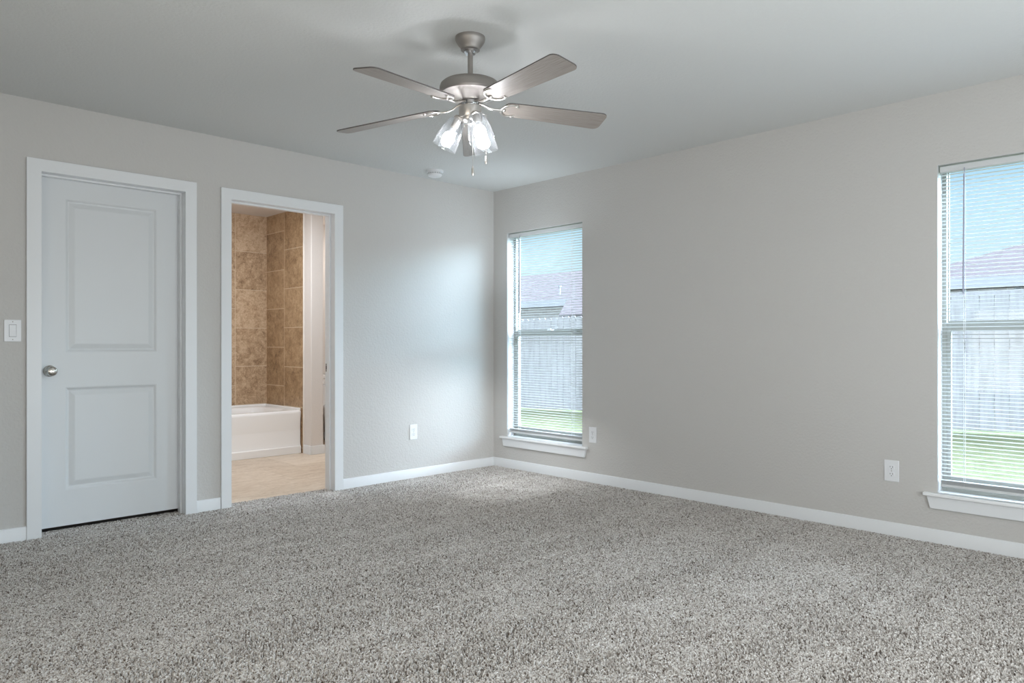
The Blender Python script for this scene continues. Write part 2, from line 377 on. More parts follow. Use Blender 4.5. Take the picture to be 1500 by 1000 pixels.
# carpet: fine pile displaced from a simple sheet
def grid(mb, x0, x1, y0, y1, cell, z):
    nx, ny = max(1, round((x1 - x0) / cell)), max(1, round((y1 - y0) / cell))
    vs = [(x0 + (x1 - x0) * i / nx, y0 + (y1 - y0) * j / ny, z) for j in range(ny + 1) for i in range(nx + 1)]
    mb.add(vs, [(j * (nx + 1) + i, j * (nx + 1) + i + 1, (j + 1) * (nx + 1) + i + 1, (j + 1) * (nx + 1) + i) for j in range(ny) for i in range(nx)])
cm = MB()
ca_, sa_ = math.cos(YAW), math.sin(YAW)
def carpet_cells(x0, x1, y0, y1, big):
    nx, ny = round((x1 - x0) / big), round((y1 - y0) / big)
    for i in range(nx):
        for j in range(ny):
            a, b_ = x0 + (x1 - x0) * i / nx, x0 + (x1 - x0) * (i + 1) / nx; c, d = y0 + (y1 - y0) * j / ny, y0 + (y1 - y0) * (j + 1) / ny
            depth = (a + b_) / 2 * ca_ + (c + d) / 2 * sa_
            n_ = 1 if depth < 1.5 else 10 if depth < 3.7 else 7 if depth < 5.2 else 5      # finer yarn where one can see single tufts
            grid(cm, a, b_, c, d, (b_ - a) / n_, 0.004)
carpet_cells(X0 + 0.01, WX - 0.006, Y0 + 0.01, WY - 0.006, 0.35)
grid(cm, D1[0] + 0.002, D1[1] - 0.002, WY - 0.006, WY + 0.12, 0.064, 0.004)
grid(cm, D2[0] + 0.002, D2[1] - 0.002, WY - 0.006, WY + 0.10, 0.064, 0.004)
carpet = cm.build('carpet', M['carpet'])
sb = carpet.modifiers.new('pile', 'SUBSURF'); sb.subdivision_type = 'SIMPLE'; sb.levels = 0; sb.render_levels = 4
tag(carpet, 'beige grey cut pile carpet with vacuum tracks across the bedroom floor', 'carpet', kind='stuff')

# baseboards
BH, BT = 0.076, 0.013
def base_prof(d0, sgn): return [(d0, -0.01), (d0 + sgn * BT, -0.01), (d0 + sgn * BT, BH - 0.006), (d0 + sgn * (BT - 0.004), BH), (d0, BH)]
mb = MB()
for a, b_ in ((X0, 0.860), (1.780, 1.934), (2.846, WX)): mb.prism(base_prof(WY, -1), 'x', a, b_)
tag(mb.build('baseboard_left', M['trim'], bevel=0.0015), 'white baseboard along the door wall', 'baseboard', kind='structure')
tag(MB().add([], []).prism([(WX, -0.01), (WX - BT, -0.01), (WX - BT, BH - 0.006), (WX - BT + 0.004, BH), (WX, BH)], 'y', Y0, WY).build('baseboard_right', M['trim'], bevel=0.0015), 'white baseboard along the window wall', 'baseboard', kind='structure')

# ------------------------------------------------------------------ doors
def casing(parent, d, o0, o1, otop, zb=-0.012):
    """flat casing boards on the bedroom side, butted square at the head"""
    i0, i1, it = d[0] + 0.001, d[1] - 0.001, d[2]
    t = 0.017
    MB().prism([(o0, zb), (i0, zb), (i0, it), (i1, it), (i1, zb), (o1, zb), (o1, otop), (o0, otop)], 'y', WY - t, WY).build('casing', M['trim'], parent, bevel=0.0015)
def jamb(parent, d, stop_y0, stop_y1, zb=-0.012):
    mb = MB()
    mb.box(d[0] - JT, d[0], WY - 0.001, WY + TH + 0.001, zb, d[2] + JT)
    mb.box(d[1], d[1] + JT, WY - 0.001, WY + TH + 0.001, zb, d[2] + JT)
    mb.box(d[0], d[1], WY - 0.001, WY + TH + 0.001, d[2], d[2] + JT)
    mb.build('jamb', M['trim'], parent, bevel=0.0015)
    mb = MB(); s = 0.011
    mb.box(d[0], d[0] + s, stop_y0, stop_y1, zb, d[2]); mb.box(d[1] - s, d[1], stop_y0, stop_y1, zb, d[2]); mb.box(d[0] + s, d[1] - s, stop_y0, stop_y1, d[2] - s, d[2])
    mb.build('door_stop', M['trim'], parent, bevel=0.0015)

d1 = empty('door_1', (0, 0, 0), label='closed white two panel door with a satin nickel knob', cat='door', kind='structure')
casing(d1, D1, 0.860, 1.779, 2.114)
LF = WY + 0.088                                   # front face of the leaf
jamb(d1, D1, LF - 0.040, LF - 0.002)
def door_leaf(x0, x1, z0, z1, yf, th, panels):
    """one slab with moulded panels pressed into the front"""
    mb = MB()
    xs = sorted({x0, x1, *[p[0] for p in panels], *[p[1] for p in panels]}); zs = sorted({z0, z1, *[p[2] for p in panels], *[p[3] for p in panels]})
    for i in range(len(xs) - 1):
        for j in range(len(zs) - 1):
            cx, cz = (xs[i] + xs[i + 1]) / 2, (zs[j] + zs[j + 1]) / 2
            if any(p[0] < cx < p[1] and p[2] < cz < p[3] for p in panels): continue
            mb.add([(xs[i], yf, zs[j]), (xs[i + 1], yf, zs[j]), (xs[i + 1], yf, zs[j + 1]), (xs[i], yf, zs[j + 1])], [(0, 1, 2, 3)])
    rings = [(0.0, 0.0), (0.006, 0.002), (0.015, 0.0100), (0.022, 0.0115), (0.045, 0.0035), (0.052, 0.0020)]   # inset, depth
    for (a, b_, c, d) in panels:
        loops = [[(a + i, yf + dp, c + i), (b_ - i, yf + dp, c + i), (b_ - i, yf + dp, d - i), (a + i, yf + dp, d - i)] for i, dp in rings]
        vs = [p for lp in loops for p in lp]; n = len(loops)
        fs = [(k * 4 + q, k * 4 + (q + 1) % 4, (k + 1) * 4 + (q + 1) % 4, (k + 1) * 4 + q) for k in range(n - 1) for q in range(4)]
        fs.append(tuple((n - 1) * 4 + q for q in range(4))); mb.add(vs, fs)
    e = [(x0, yf, z0), (x1, yf, z0), (x1, yf, z1), (x0, yf, z1)]; g = [(x0, yf + th, z0), (x1, yf + th, z0), (x1, yf + th, z1), (x0, yf + th, z1)]
    mb.add(e + g, [(4, 5, 6, 7)] + [(i, (i + 1) % 4, 4 + (i + 1) % 4, 4 + i) for i in range(4)])
    return mb
leaf = door_leaf(D1[0] + 0.003, D1[1] - 0.003, 0.026, D1[2] - 0.003, LF, 0.035,
                 [(1.068, 1.572, 0.232, 0.830), (1.068, 1.572, 1.032, 1.928)]).build('door_leaf', M['door'], d1)
# knob with rosette and stem, axis pointing into the room
kM = Matrix.Translation((0.990, LF, 0.926)) @ Matrix.Rotation(PI / 2, 4, 'X')
MB().lathe([(0.0, 0.0), (0.033, 0.0), (0.033, 0.004), (0.029, 0.009), (0.015, 0.011), (0.0125, 0.014), (0.0125, 0.030), (0.017, 0.034), (0.025, 0.041), (0.0285, 0.050),
            (0.0275, 0.058), (0.022, 0.064), (0.012, 0.067), (0.0, 0.0675)], 40, kM, cap=False).build('door_knob', M['knob'], leaf, smooth=True, angle=50)['label'] = 'satin nickel round knob'

d2 = empty('door_2', (0, 0, 0), label='open bathroom doorway with white casing showing a tub', cat='doorway', kind='structure')
casing(d2, D2, 1.936, 2.844, 2.110)
jamb(d2, D2, WY + 0.045, WY + 0.083)
mb = MB(); mb.box(D2[1] - 0.0015, D2[1] + 0.0005, WY + 0.090, WY + 0.117, 0.875, 0.935)
sp_ = mb.build('strike_plate', M['nickel'], d2, bevel=0.0008)
MB().box(D2[1] - 0.0022, D2[1], WY + 0.096, WY + 0.110, 0.893, 0.917).build('latch_hole', M['slot'], sp_)

# ------------------------------------------------------------------ windows
def make_window(n, y0, y1, label):
    w = empty('window_%d' % n, (WX, (y0 + y1) / 2, WZ0), label=label, cat='window', kind='structure')
    h = (y1 - y0) / 2; H = WZ1 - WZ0; ff = 0.030                       # local: x outwards, y along the wall, z up from the rough sill
    fx0, fx1 = 0.088, 0.150
    # fixed vinyl frame around the opening
    mb = MB(); fw = 0.024
    mb.box(fx0, fx1, -h, -h + fw, 0.0, H); mb.box(fx0, fx1, h - fw, h, 0.0, H); mb.box(fx0, fx1, -h + fw, h - fw, H - fw, H); mb.box(fx0, fx1, -h + fw, h - fw, 0.0, 0.055)
    wf = mb.build('window_frame', M['vinyl'], w, bevel=0.002)
    mz = 1.177 - WZ0
    # upper glass fixed straight into the frame
    a = h - fw
    MB().box(0.125, 0.129, -a - 0.004, a + 0.004, mz - 0.010, H - fw + 0.004).build('glass_pane', M['pane'], wf)
    mb = MB(); mb.box(0.121, 0.140, -a, a, mz - 0.012, mz + 0.030); mb.box(0.121, 0.125, -a, -a + 0.004, mz + 0.03, H - fw); mb.box(0.121, 0.125, a - 0.004, a, mz + 0.03, H - fw)
    mb.build('meeting_rail', M['vinyl'], w, bevel=0.0015)
    # lower sash, set inwards, wider stiles
    b2 = 0.020; lx0, lx1 = 0.094, 0.119
    mb = MB()
    mb.box(lx0, lx1, -a, -a + b2, 0.055, mz + 0.016); mb.box(lx0, lx1, a - b2, a, 0.055, mz + 0.016); mb.box(lx0, lx1, -a + b2, a - b2, mz - 0.026, mz + 0.016); mb.box(lx0, lx1, -a + b2, a - b2, 0.055, 0.105)
    mb.box(lx0 - 0.006, lx0, -a + b2, a - b2, mz + 0.006, mz + 0.016)
    ls = mb.build('lower_sash', M['vinyl'], w, bevel=0.002)
    MB().box(0.104, 0.108, -a + b2 - 0.004, a - b2 + 0.004, 0.101, mz - 0.022).build('glass_pane', M['pane'], ls)
    lk = MB(); lk.box(lx0 - 0.012, lx0 + 0.01, -0.03, 0.03, mz + 0.016, mz + 0.024); lk.box(lx0 - 0.008, lx0 + 0.004, -0.01, 0.026, mz + 0.024, mz + 0.034)
    lk.build('sash_lock', M['plastic'], ls, bevel=0.002)
    # white liner on the jambs and the stool with its apron
    sz = 0.020
    mb = MB()
    mb.box(-0.034, 0.0, -h - 0.062, h + 0.062, sz - 0.019, sz); mb.box(0.0, fx0 + 0.001, -h + 0.0005, h - 0.0005, sz - 0.019, sz)
    M['stool'] = mat('white_stool_paint', (0.87, 0.88, 0.89), 0.3)  # paler than the trim: sky light on the sill put into the colour
    mb.build('window_stool', M['stool'], w, bevel=0.005, segs=3)
    t = 0.016; za, zb = sz - 0.019, sz - 0.087
    p = [(-h - 0.047, za), (h + 0.047, za), (h + 0.030, zb), (-h - 0.030, zb)]
    MB().prism(p, 'x', -t, 0.0).build('window_apron', M['trim'], w, bevel=0.003)
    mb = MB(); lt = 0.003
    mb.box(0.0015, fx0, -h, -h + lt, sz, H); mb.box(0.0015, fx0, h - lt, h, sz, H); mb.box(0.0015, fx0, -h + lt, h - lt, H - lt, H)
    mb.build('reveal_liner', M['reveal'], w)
    return w
make_window(1, *WIN[1], 'narrow white trimmed window nearest the room corner')
make_window(2, *WIN[2], 'white trimmed window cut off by the edge of the picture')

def make_blind(y0, y1, label, wand_s, wand_len, group=None):
    """a one-inch mini blind hung inside the window opening"""
    r = empty('window_blind', (WX + 0.030, (y0 + y1) / 2, 0), label=label, cat='window blind', group=group)
    h = (y1 - y0) / 2 - 0.010; top = WZ1 - 0.010
    MB().box(-0.016, 0.014, -h, h, top - 0.033, top).build('headrail', M['slat'], r, bevel=0.004)
    mb = MB()
    # slats: slightly crowned strips, tilted a few degrees
    def slat(zc, tilt=math.radians(0.5), wd=0.0255, crown=0.0034):
        up, dn = [], []
        for k in range(6):
            s = -0.5 + k / 5.0
            x, z = s * wd, crown * (1 - (2 * s) ** 2)
            X, Z = x * math.cos(tilt) - z * math.sin(tilt), x * math.sin(tilt) + z * math.cos(tilt)
            up.append((X, zc + Z + 0.00025)); dn.append((X, zc + Z - 0.00025))
        mb.prism(up + dn[::-1], 'y', -h + 0.004, h - 0.004)
    z = top - 0.047; zs = []
    while z > 0.352:
        zs.append(z); z -= 0.0206
    for z in zs: slat(z)
    for k in range(5): slat(0.3265 + k * 0.0042, 0.0)
    mb.build('slats', M['slat'], r, smooth=True, angle=60).name = 'slat_panel'
    MB().box(-0.0125, 0.0125, -h + 0.003, h - 0.003, 0.307, 0.3245).build('bottom_rail', M['slat'], r, bevel=0.004)
    for s in (-1, 1):
        yy = s * (h - 0.115)
        mb = MB()
        for xx in (-0.0135, 0.0135): mb.tube([(xx, yy, 0.320), (xx, yy, top - 0.02)], 0.0008, 6)
        mb.tube([(0.0, yy + 0.006, 0.320), (0.0, yy + 0.006, top - 0.02)], 0.0007, 6)
        mb.build('ladder_cord', M['cord'], r)
    yw = wand_s
    MB().tube([(-0.020, yw, top - 0.024), (-0.024, yw, top - 0.040), (-0.024, yw, top - 0.06)], 0.0025, 8).tube(
        [(-0.024, yw, top - 0.058), (-0.024, yw + 0.004, top - 0.058 - wand_len)], 0.0042, 8).build('tilt_wand', M['wand'], r, smooth=True)
    return r
yc1, yc2 = sum(WIN[1]) / 2, sum(WIN[2]) / 2
make_blind(*WIN[1], 'white mini blind lowered in the window nearest the corner', 4.405 - yc1, 0.635, 'white mini blinds in the two windows')
make_blind(*WIN[2], 'white mini blind in the window cut off by the picture edge', 1.062 - yc2, 0.635, 'white mini blinds in the two windows')

# ------------------------------------------------------------------ outlets and switch
def place(axis, u, z, parent_args):
    """local frame on a wall: x along the wall, y towards the room, z up"""
    if axis == 'A': return empty(loc=(u, WY, z), rz=PI, **parent_args)
    return empty(loc=(WX, u, z), rz=PI / 2, **parent_args)
def plate(r, w, h):
    b = MB(); b.prism([(-w / 2, -h / 2), (w / 2, -h / 2), (w / 2, h / 2), (-w / 2, h / 2)], 'y', 0.0, 0.0055)
    b.build('cover_plate', M['plastic'], r, bevel=0.0025, segs=3)
def outlet(axis, u, z, label, w=0.074, h=0.120):
    r = place(axis, u, z, dict(name='wall_outlet', label=label, cat='outlet', group='white wall outlets'))
    plate(r, w, h)
    for s in (-1, 1):
        zc = s * 0.0195
        ol = [(0.0165 * math.copysign(min(1, abs(math.cos(a)) * 1.25), math.cos(a)), zc + 0.0140 * math.sin(a)) for a in [2 * PI * k / 24 for k in range(24)]]
        rc = MB().prism(ol, 'y', 0.004, 0.0078).build('receptacle', M['plastic'], r)
        b = MB()
        b.box(-0.0075, -0.0051, 0.0070, 0.0082, zc - 0.001, zc + 0.008); b.box(0.0051, 0.0075, 0.0070, 0.0082, zc, zc + 0.0075)
        b.prism([(0.0026 * math.cos(2 * PI * k / 12), zc - 0.0075 + 0.0026 * math.sin(2 * PI * k / 12)) for k in range(12)], 'y', 0.0070, 0.0082)
        b.build('slot', M['slot'], rc)
    MB().prism([(0.003 * math.cos(2 * PI * k / 12), 0.003 * math.sin(2 * PI * k / 12)) for k in range(12)], 'y', 0.005, 0.0066).build('screw', M['nickel'], r)
outlet('A', 3.497, 0.372, 'white outlet on the door wall between the bathroom doorway and the corner')
outlet('B', 3.586, 0.372, 'white outlet under the edge of the corner window sill', 0.074, 0.122)
outlet('B', 1.417, 0.365, 'white outlet on the window wall beside the sill of the cut off window', 0.078, 0.120)
r = place('A', 0.798, 1.154, dict(name='light_switch', label='white rocker light switch left of the closed door', cat='light switch'))
plate(r, 0.079, 0.120)
b = MB(); b.prism([(-0.0170, -0.0335), (0.0170, -0.0335), (0.0170, 0.0335), (-0.0170, 0.0335)], 'y', 0.004, 0.0060); b.build('bezel', M['slot'], r)
b = MB(); b.add([(-0.0158, 0.004, -0.032), (0.0158, 0.004, -0.032), (0.0158, 0.004, 0.032), (-0.0158, 0.004, 0.032), (-0.0158, 0.0098, -0.032), (0.0158, 0.0098, -0.032), (0.0158, 0.0066, 0.032), (-0.0158, 0.0066, 0.032), (-0.0158, 0.0068, 0.0), (0.0158, 0.0068, 0.0)],
      [(0, 1, 2, 3), (4, 5, 9, 8), (8, 9, 6, 7), (0, 1, 5, 4), (2, 3, 7, 6), (0, 4, 8, 7, 3), (1, 5, 9, 6, 2)])
b.build('rocker', M['plastic'], r)
for s in (-1, 1):
    MB().prism([(0.0028 * math.cos(2 * PI * k / 12), s * 0.0485 + 0.0028 * math.sin(2 * PI * k / 12)) for k in range(12)], 'y', 0.005, 0.0064).build('screw', M['nickel'], r)

# ------------------------------------------------------------------ smoke detector
r = empty('smoke_detector', (3.516, 4.469, CH), label='round white smoke detector on the ceiling near the corner', cat='smoke detector')
MB().lathe([(0.0, 0.0), (0.067, 0.0), (0.067, -0.010), (0.064, -0.013), (0.0, -0.013)], 48, cap=False).build('mounting_base', M['plastic'], r, smooth=True)
MB().lathe([(0.0, -0.013), (0.052, -0.013), (0.052, -0.016), (0.055, -0.017), (0.055, -0.034), (0.050, -0.044), (0.036, -0.050), (0.0, -0.051)], 48, cap=False).build('cover', M['plastic'], r, smooth=True)
b = MB()
for k in range(20):
    a = 2 * PI * k / 20; b.box(0.0545, 0.0556, -0.005, 0.005, -0.030, -0.021, Matrix.Rotation(a, 4, 'Z'))
M['vent_grey'] = mat('grey_vent', (0.38, 0.39, 0.40), 0.6)
b.build('vent_slots', M['vent_grey'], r)
MB().lathe([(0.0, -0.049), (0.010, -0.049), (0.010, -0.0525), (0.0, -0.0530)], 20, Matrix.Translation((0.014, -0.012, 0)), cap=False).build('test_button', M['plastic'], r, smooth=True)

# ------------------------------------------------------------------ ceiling fan
FX, FY = 2.102, 2.419
fan = empty('ceiling_fan', (FX, FY, CH), YAW - PI / 2, label='brushed nickel ceiling fan with five grey oak blades and three lit glass shades', cat='ceiling fan')
def z(h): return h + 0.012 - CH
MB().lathe([(0.0, 0.0), (0.066, 0.0), (0.0665, -0.010), (0.064, -0.018), (0.058, -0.028), (0.050, -0.039), (0.044, -0.047), (0.042, -0.052), (0.042, -0.057), (0.036, -0.059), (0.0, -0.059)], 48, cap=False).build('canopy', M['nickel'], fan, smooth=True, angle=50)
MB().lathe([(0.0, -0.056), (0.026, -0.058), (0.028, -0.066), (0.022, -0.074), (0.0, -0.076)], 32, cap=False).build('hanger_ball', M['chrome'], fan, smooth=True)
MB().lathe([(0.0, -0.07), (0.0115, -0.07), (0.0115, z(2.235)), (0.0, z(2.235))], 24, cap=False).build('downrod', M['nickel'], fan, smooth=True)
MB().lathe([(0.0, z(2.238)), (0.020, z(2.238)), (0.026, z(2.230)), (0.090, z(2.228)), (0.122, z(2.224)), (0.132, z(2.215)), (0.136, z(2.203)), (0.136, z(2.180)), (0.131, z(2.172)), (0.118, z(2.167)), (0.108, z(2.166)),
            (0.100, z(2.163)), (0.080, z(2.154)), (0.062, z(2.147)), (0.058, z(2.143)), (0.0, z(2.143))], 64, cap=False).build('motor_housing', M['nickel'], fan, smooth=True, angle=30)
b = MB().lathe([(0.0, z(2.146)), (0.040, z(2.146)), (0.034, z(2.138)), (0.030, z(2.130)), (0.036, z(2.122)), (0.042, z(2.118)), (0.0, z(2.118))], 32, cap=False)
b.build('hub', M['chrome'], fan, smooth=True)
b = MB().lathe([(0.0, z(2.122)), (0.046, z(2.122)), (0.050, z(2.119)), (0.050, z(2.073)), (0.047, z(2.069)), (0.0, z(2.069))], 48, cap=False)
b.build('switch_housing', M['bright_nickel'], fan, smooth=True, angle=40)
b = MB().lathe([(0.0, z(2.070)), (0.040, z(2.070)), (0.040, z(2.062)), (0.030, z(2.050)), (0.012, z(2.044)), (0.008, z(2.036)), (0.0, z(2.034))], 40, cap=False)
for a in (172, -62, 55):
    d = Vector((math.cos(math.radians(a)), math.sin(math.radians(a)), 0))
    b.tube([d * 0.02 + Vector((0, 0, z(2.062))), d * 0.040 + Vector((0, 0, z(2.071))), d * 0.052 + Vector((0, 0, z(2.074))), d * 0.058 + Vector((0, 0, z(2.068)))], 0.008, 10)
b.build('light_fitter', M['bright_nickel'], fan, smooth=True, angle=40)
# blades
def blade_outline():
    pts = []
    r0, r1, w0, w1 = 0.150, 0.649, 0.052, 0.066
    for k in range(13):                                   # rounded root
        a = PI / 2 + PI * k / 12; pts.append((r0 + 0.030 + 0.030 * math.cos(a), w0 * math.sin(a)))
    for k in range(7):
        a = -PI / 2 + PI / 2 * k / 6; pts.append((r1 - 0.030 + 0.030 * math.cos(a), -w1 + 0.030 + 0.030 * math.sin(a)))
    for k in range(7):
        a = PI / 2 * k / 6; pts.append((r1 - 0.030 + 0.030 * math.cos(a), w1 - 0.030 + 0.030 * math.sin(a)))
    return pts
def iron():
    b = MB()
    b.tube([(0.040, 0, 0.008), (0.062, 0, 0.004), (0.085, 0, -0.006), (0.110, 0, -0.010), (0.135, 0, -0.0085), (0.150, 0, -0.0075)], [0.008, 0.0075, 0.007, 0.0065, 0.0065, 0.007], 10, 0.7)
    pts, rr = [], []
    for k in range(25):
        a = math.radians(52 + 256 * k / 24); t = abs(k - 12) / 12
        rad = 0.046 - 0.006 * (t ** 3)
        pts.append((0.190 + rad * math.cos(a), rad * 1.02 * math.sin(a), -0.0070)); rr.append(0.0068 - 0.0032 * t)
    b.tube(pts, rr, 10, 0.6)
    for (x, y) in ((0.158, 0.0), (0.205, 0.043), (0.205, -0.043)): b.lathe([(0.0, -0.004), (0.0065, -0.004), (0.0065, -0.0095), (0.004, -0.0115), (0.0, -0.012)], 12, Matrix.Translation((x, y, 0)), cap=False)
    return b
proto = None
for k in range(5):
    ang = math.radians(18.9 + 72 * k)
    if proto is None:
        bl = MB().prism(blade_outline(), 'z', -0.003, 0.003).build('blade', M['blade'], fan, bevel=0.0012)
        bl.data.materials.append(M['blade_edge'])
        for p_ in bl.data.polygons:
            if abs(p_.normal.z) < 0.5: p_.material_index = 1
        ir = iron().build('blade_iron', M['bright_nickel'], bl, smooth=True, angle=60)
        proto = (bl, ir)
    else:
        bl = proto[0].copy(); COL.objects.link(bl); bl.parent = fan
        ir = proto[1].copy(); COL.objects.link(ir); ir.parent = bl
    bl.location = (0, 0, z(2.130))
    # the set hangs slightly out of true, as in the photograph
    bl.rotation_euler = (Matrix.Rotation(-0.021, 4, 'X') @ Matrix.Rotation(-0.045, 4, 'Y') @ Matrix.Rotation(ang, 4, 'Z') @ Matrix.Rotation(math.radians(3.0), 4, 'Y') @ Matrix.Rotation(math.radians(-12), 4, 'X')).to_euler()
# shades, sockets, bulbs
TILT = math.radians(28)
for a in (172, -62, 55):
    A = math.radians(a)
    # local frame: +z along the shade axis, from the neck outwards and down
    rot = Matrix.Rotation(A, 4, 'Z') @ Matrix.Rotation(PI - TILT, 4, 'Y')
    loc = Vector((0.054 * math.cos(A), 0.054 * math.sin(A), z(2.070)))
    eul = rot.to_euler()
    out = [(0.0, 0.003), (0.019, 0.003), (0.028, 0.006), (0.0355, 0.015), (0.0425, 0.036), (0.0490, 0.070), (0.0535, 0.105), (0.0560, 0.134), (0.0555, 0.141)]
    inn = [(r_ - 0.0022 if r_ > 0.01 else 0.0, zz + (0.0022 if i < 2 else 0.0)) for i, (r_, zz) in enumerate(out)]
    sh = MB().lathe(out[1:] + inn[:0:-1], 44, closed=True).build('glass_shade', M['shade'], fan, smooth=True, loc=loc, rot=eul, angle=80)
    sk = MB().lathe([(0.0, -0.012), (0.014, -0.012), (0.021, -0.006), (0.022, 0.004), (0.0165, 0.006), (0.0165, 0.046), (0.014, 0.049), (0.0, 0.049)], 28, cap=False).build('socket', M['bright_nickel'], fan, smooth=True, loc=loc, rot=eul, angle=40)
    MB().lathe([(0.0, 0.074), (0.0195, 0.0745), (0.0245, 0.083), (0.0275, 0.096), (0.0265, 0.108), (0.0205, 0.119), (0.010, 0.1245), (0.0, 0.1255)], 32, cap=False).build('light_bulb', M['bulb'], fan, smooth=True, loc=loc, rot=eul, angle=80)
    MB().lathe([(0.0, 0.048), (0.0125, 0.048), (0.0135, 0.058), (0.0195, 0.0742), (0.0, 0.0742)], 28, cap=False).build('bulb_base', M['plastic'], fan, smooth=True, loc=loc, rot=eul, angle=60)
# pull chains
def chain(x, y, z0, zb, fob):
    b = MB(); b.tube([(x * 0.75, y * 0.75, z0), (x, y, z0 - 0.003), (x, y, zb + fob)], 0.0010, 6)
    n_ = int((z0 - zb - fob) / 0.006)
    for k in range(n_):
        b.lathe([(0.0, 0.0017), (0.0015, 0.0009), (0.0015, -0.0009), (0.0, -0.0017)], 6, Matrix.Translation((x, y, z0 - 0.005 - k * 0.006)), cap=False)
    c = b.build('pull_chain', M['bright_nickel'], fan, smooth=True)
    MB().lathe([(0.0, fob), (0.003, fob), (0.0055, fob * 0.72), (0.0065, fob * 0.35), (0.0058, 0.006), (0.0035, 0.0), (0.0, 0.0)], 16, Matrix.Translation((x, y, zb)), cap=False).build('chain_fob', M['bright_nickel'], c, smooth=True, angle=60)
chain(0.014, -0.052, z(2.09), z(1.803), 0.042)
chain(0.070, 0.006, z(2.09), z(1.868), 0.036)

# ------------------------------------------------------------------ bathroom
BX0, BX1, BY1 = 1.93, 4.43, 7.36
TX = 3.51                                            # tiled end wall of the tub
BYF = 6.415                                          # front end of the stub wall
by0 = WY + TH
b = MB(); b.box(0.3, 1.82, 6.0, 6.1, -0.03, CH); b.box(0.2, 0.3, by0, 6.1, -0.03, CH)
tag(b.build('wall_closet', M['wall']), 'closet walls behind the closed door', 'wall', kind='structure')
tag(MB().box(0.2, 1.83, by0, 6.1, CH, CH + 0.14).build('ceiling_closet', M['ceiling']), 'closet ceiling behind the closed door', 'ceiling', kind='structure')
tag(MB().box(0.2, 1.83, WY + 0.09, 6.1, -0.12, -0.01).build('floor_closet', M['subfloor']), 'closet floor behind the closed door', 'floor', kind='structure')
tag(MB().box(BX0 - 0.1, TX + 0.14, BY1, BY1 + 0.1, -0.03, CH).build('wall_bathroom_back', M['tile_back']), 'brown stone tile wall behind the tub', 'wall', kind='structure')
tag(MB().box(TX + 0.14, BX1 + 0.1, BY1, BY1 + 0.1, -0.03, CH).build('wall_bathroom_rear', M['bath_wall']), 'cream wall behind the toilet', 'wall', kind='structure')
tag(MB().box(BX1, BX1 + 0.1, by0, BY1, -0.03, CH).build('wall_bathroom_right', M['bath_wall']), 'cream side wall of the bathroom', 'wall', kind='structure')
tag(MB().box(BX0 - 0.1, BX0, by0, BY1, -0.03, CH).build('wall_bathroom_left', M['bath_wall']), 'cream wall left of the tub', 'wall', kind='structure')
tag(MB().box(TX + 0.008, TX + 0.14, BYF, BY1, -0.03, CH).build('wall_bathroom_stub', M['bath_wall'], bevel=0.008, segs=3), 'cream end wall between tub and toilet', 'wall', kind='structure')
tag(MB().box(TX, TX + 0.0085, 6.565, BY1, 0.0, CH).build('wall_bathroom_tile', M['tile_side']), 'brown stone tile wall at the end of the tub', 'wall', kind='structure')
tag(MB().box(TX - 0.002, TX + 0.0085, 6.553, 6.565, 0.0, CH).build('trim_1', M['chip'], bevel=0.002), 'cream edge strip of the tub tile', 'trim', kind='structure')
tag(MB().box(BX0 - 0.1, BX1 + 0.1, by0, BY1 + 0.1, CH, CH + 0.14).build('ceiling_bathroom', M['bath_wall']), 'cream bathroom ceiling', 'ceiling', kind='structure')
tag(MB().box(BX0 - 0.1, BX1 + 0.1, WY + 0.09, BY1 + 0.1, -0.12, 0.0).build('floor_bathroom', M['bath_floor']), 'beige stone look bathroom floor', 'floor', kind='structure')
b = MB()
b.box(TX - 0.004, TX + 0.008, BYF - 0.012, 6.552, 0.0, 0.085); b.box(TX + 0.008, TX + 0.152, BYF - 0.012, BYF, 0.0, 0.085); b.box(TX + 0.14, TX + 0.152, BYF, BY1, 0.0, 0.085); b.box(TX + 0.152, BX1, BY1 - 0.012, BY1, 0, 0.085)
tag(b.build('baseboard_bathroom', M['trim'], bevel=0.002), 'white baseboard around the bathroom end wall', 'baseboard', kind='structure')

